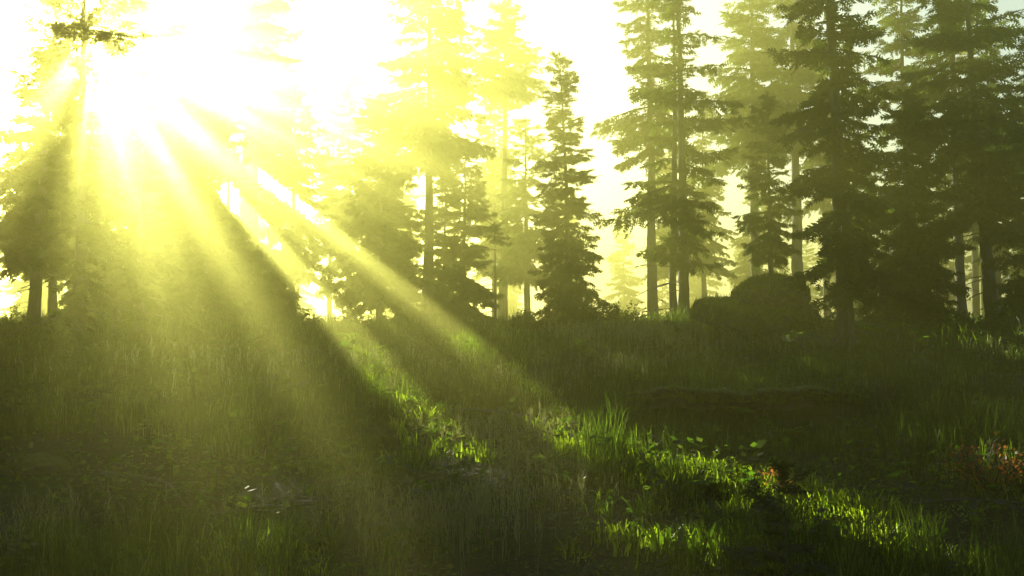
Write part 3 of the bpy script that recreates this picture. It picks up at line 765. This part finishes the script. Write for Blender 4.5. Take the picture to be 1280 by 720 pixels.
# ------------------------------------------------------------------ rocks
def rock_mesh(seed, size, sub=5, rough=.18, flat=.0, overhang=0.0, mat=None, cut=.85):
    import bmesh
    from mathutils import noise as mn, Vector
    bm = bmesh.new(); bmesh.ops.create_icosphere(bm, subdivisions=sub, radius=1)
    rng = rs(seed); off = Vector(rng.uniform(-50, 50, 3))
    pl = [(Vector(v).normalized(), rng.uniform(.62, .9)) for v in rng.normal(0, 1, (9, 3))]
    for v in bm.verts:
        p = v.co.copy()
        for nrm, k in pl:                 # facet
            dd = p.dot(nrm)
            if dd > k: p -= nrm * (dd - k) * cut
        n1 = mn.fractal(p * 1.3 + off, 1, 2, 4); n2 = mn.fractal(p * 5 + off, 1, 2, 4)
        n3 = mn.fractal(p * 14 + off, 1, 2, 3); p *= 1 + rough * n1 + rough * .45 * n2 + rough * .16 * n3
        if flat and p.z > flat: p.z = flat + (p.z - flat) * .3
        if overhang and p.z < 0:
            s = 1 - overhang * min(1, -p.z * 1.5); p.x *= s; p.y *= s
        v.co = Vector((p.x * size[0], p.y * size[1], p.z * size[2]))
    me = bpy.data.meshes.new('rock'); bm.to_mesh(me); bm.free(); me.materials.append(mat or M_rock)
    me.polygons.foreach_set('use_smooth', np.full(len(me.polygons), True))
    return me

def rock(px, py, seed, size, label, name='boulder', cat='boulder', d=None, grp=None, rz=0, mat=None, tilt=0, lean=0, **kw):
    p = hit(px, py) if d is None else at(px, py, d)
    o = link(name, rock_mesh(seed, size, mat=mat, **kw)); o.location = p; o.rotation_euler = (lean, tilt, rz)
    tag(o, label, cat, grp); return o
def mossy_cap(o, seed, n, zmin, l0, l1, w, lean=.6):
    """short moss and grass blades rooted all over the upper faces, as a part of the rock"""
    r = rs(seed); me = o.data; k = len(me.polygons)
    c = np.zeros(k * 3); me.polygons.foreach_get('center', c); c = c.reshape(-1, 3)
    nn = np.zeros(k * 3); me.polygons.foreach_get('normal', nn); nn = nn.reshape(-1, 3)
    ok = np.nonzero(nn[:, 2] > zmin)[0]; p = c[ok[r.randint(0, len(ok), n)]] + r.normal(0, .012, (n, 3))
    V, Q, T = blades(p, r.uniform(l0, l1, n) * (1 + 1.6 * (r.uniform(0, 1, n) > .94)), np.full(n, w), r, lean, .6)
    g = Geo(); g.add(V, Q, T); m = link('moss', g.mesh('moss', [M_moss]), o); return m
M_moss = leaf_mat('moss_blades', [(.3, (.06, .075, .014)), (.55, (.13, .15, .03)), (.8, (.22, .22, .07))], .3, (2.4, 3.4, .8), 3.0, .02)
b1 = rock(945, 399, 601, (1.40, 1.0, .56), 'wide mossy boulder with an overhanging lip, lower of the two stacked', d=22.5, flat=.5, overhang=.55, tilt=.05, lean=.28, sub=6, rough=.14, cut=.0)
b2 = rock(966, 372, 602, (.84, .72, .50), 'round moss-capped boulder resting on the wide overhanging one', d=22.7, lean=.2, sub=6, rough=.13, cut=.0)
mossy_cap(b1, 611, 9000, .25, .03, .09, .012); mossy_cap(b2, 612, 7000, .1, .03, .09, .012)
rock(1022, 434, 603, (.46, .4, .36), 'grey knobbly rock between the boulders and the big front spruce', 'rock', 'rock', d=20.2, rough=.25)
rock(1150, 466, 604, (.75, .5, .22), 'low pale-topped rock in the shade below the skirted black spruce', 'rock', 'rock')
rock(1115, 470, 613, (.35, .3, .15), 'small rock left of the low pale-topped one in the shade', 'rock', 'rock')
rock(382, 478, 605, (.75, .5, .30), 'hazy half-buried rock in the grass left of the short lit strip', 'rock', 'rock')
rock(40, 585, 606, (.42, .3, .16), 'dim flat rock in the dark left foreground', 'rock', 'rock')
rock(345, 634, 607, (.26, .17, .035), 'thin sunlit stone slab lying in the bare soil, left of centre', 'stone_slab', 'stone', mat=M_flat, flat=.4, rough=.3)
rock(385, 627, 608, (.16, .10, .03), 'small sunlit stone right behind the thin slab in the bare soil', 'stone_slab', 'stone', mat=M_flat, flat=.4, rough=.3)
rock(482, 656, 609, (.17, .09, .028), 'lone flat pale stone at the edge of the feathery grass', 'stone_slab', 'stone', mat=M_flat, flat=.4, rough=.3)
rock(235, 605, 610, (.18, .12, .05), 'brown stone in the bare soil left of the thin slab', 'stone_slab', 'stone', flat=.4, rough=.3)

# rock bank: long jagged mossy lip over dark earth, and the smaller one above
def bank(px0, px1, py, seed, thick, depth, label, zoff=0.0):
    rng = rs(seed); n = 90
    pxs = np.linspace(px0, px1, n)
    top = [hit(p, py) for p in (px0, (px0 + px1) / 2, px1)]
    y = np.interp(pxs, [px0, (px0 + px1) / 2, px1], [t[1] for t in top])
    x = (pxs - 640) / F * y
    ye = 14.0 + .35 * np.sin(x * 1.3) + .12 * np.sin(x * 4.1) if py > 480 else y
    zt = np.array([at(a, py + 2.5 * math.sin(a * .035 + seed) + 1.5 * math.sin(a * .11), b)[2] for a, b in zip(pxs, ye)]) + zoff
    x = (pxs - 640) / F * ye
    u = np.linspace(0, 1, n); taper = np.clip(np.minimum(u, 1 - u) * 7, .08, 1) ** .6
    nz = vnoise(x * 3, x * 0 + seed, seed) * .03
    # cross-section: back, top, lip, under-lip, recessed face, foot
    sec = [(depth, -.12), (depth * .6, .0), (.12, .035), (-.02, .02), (-.06, -.03), (-.02, -.075), (.05, -.11), (.08, -.6 * thick), (.03, -thick)]
    rows = []
    for k, (dy, dz) in enumerate(sec):
        j = rng.normal(0, .022, n) + .04 * vnoise(x * 5 + k, x * 0 + k, seed + k)
        rows.append(np.stack([x + rng.normal(0, .006, n), ye + nz + dy * taper + j, zt + dz * (taper if dz < 0 else 1) + rng.normal(0, .006, n) - (1 - taper) * .12], -1))
    V = np.stack(rows, 0); m = len(sec)
    i = (np.arange(m - 1)[:, None] * n + np.arange(n - 1)).ravel()
    o = link('rock_bank', mesh_np('rock_bank', V.reshape(-1, 3), np.stack([i, i + 1, i + 1 + n, i + n], -1), None, [M_log], None, True))
    tag(o, label, 'rock bank'); mossy_cap(o, seed + 50, 5000, .35, .03, .10, .009, .9); return o
bank(775, 1075, 489, 7, .26, .55, 'long low rock bank with a pale mossy lip in the shaded slope')
bank(905, 1015, 462, 9, .25, .5, 'short mossy rock lip just above the long rock bank', .02)

# ------------------------------------------------------------------ haze
import bmesh
bm = bmesh.new(); bmesh.ops.create_cube(bm, size=1)
for v in bm.verts:
    v.co.x *= 370; v.co.y = 80 + v.co.y * 250; v.co.z = 9.0 + v.co.z * 28
me = bpy.data.meshes.new('haze'); bm.to_mesh(me); bm.free()
m, nt, out = nmat('haze')
pv = nt.nodes.new('ShaderNodeVolumePrincipled')
HAZE_D = .012
pv.inputs['Density'].default_value = HAZE_D; pv.inputs['Color'].default_value = (.93, .93, .22, 1)
pv.inputs['Anisotropy'].default_value = .87
nt.links.new(pv.outputs[0], out.inputs['Volume']); me.materials.append(m)
tag(link('haze', me), 'yellow-green morning haze filling the wood', 'haze', kind='stuff')

# ------------------------------------------------------------------ light
W = bpy.data.worlds.new('World'); sc.world = W; W.use_nodes = True
nt = W.node_tree; nt.nodes.clear()
wo = nt.nodes.new('ShaderNodeOutputWorld'); bgn = nt.nodes.new('ShaderNodeBackground'); sky = nt.nodes.new('ShaderNodeTexSky')
sky.sky_type = 'NISHITA'; sky.sun_disc = False; sky.sun_elevation = SUN_EL; sky.sun_rotation = SUN_AZ
sky.air_density = .8; sky.dust_density = 1.2; sky.ozone_density = .5
bgn.inputs[1].default_value = .05
nt.links.new(sky.outputs[0], bgn.inputs[0]); nt.links.new(bgn.outputs[0], wo.inputs[0])
ld = bpy.data.lights.new('sun', 'SUN'); ld.energy = 5.0; ld.angle = math.radians(.5); ld.color = (1, .96, .80)
lo = bpy.data.objects.new('sun', ld); COL.objects.link(lo)
from mathutils import Vector
lo.rotation_euler = Vector(SUN).to_track_quat('Z', 'Y').to_euler()

cd = bpy.data.cameras.new('camera'); cam = bpy.data.objects.new('camera', cd); COL.objects.link(cam)
cd.lens = 35.0; cd.sensor_width = 36; cd.clip_end = 2000; cd.clip_start = .05
cam.location = (0, 0, EYE); cam.rotation_euler = (PI / 2 + PITCH, 0, 0)
sc.camera = cam

sc.view_settings.view_transform = 'Standard'; sc.view_settings.look = 'None'
sc.view_settings.exposure = 2.45; sc.view_settings.gamma = 1.0
cy_ = sc.cycles
cy_.max_bounces = 5; cy_.diffuse_bounces = 0; cy_.glossy_bounces = 0; cy_.transmission_bounces = 0; cy_.volume_bounces = 0
cy_.use_adaptive_sampling = False
cy_.use_denoising = True
try: cy_.denoiser = 'OPENIMAGEDENOISE'
except Exception: pass
cy_.sample_clamp_indirect = 4.0
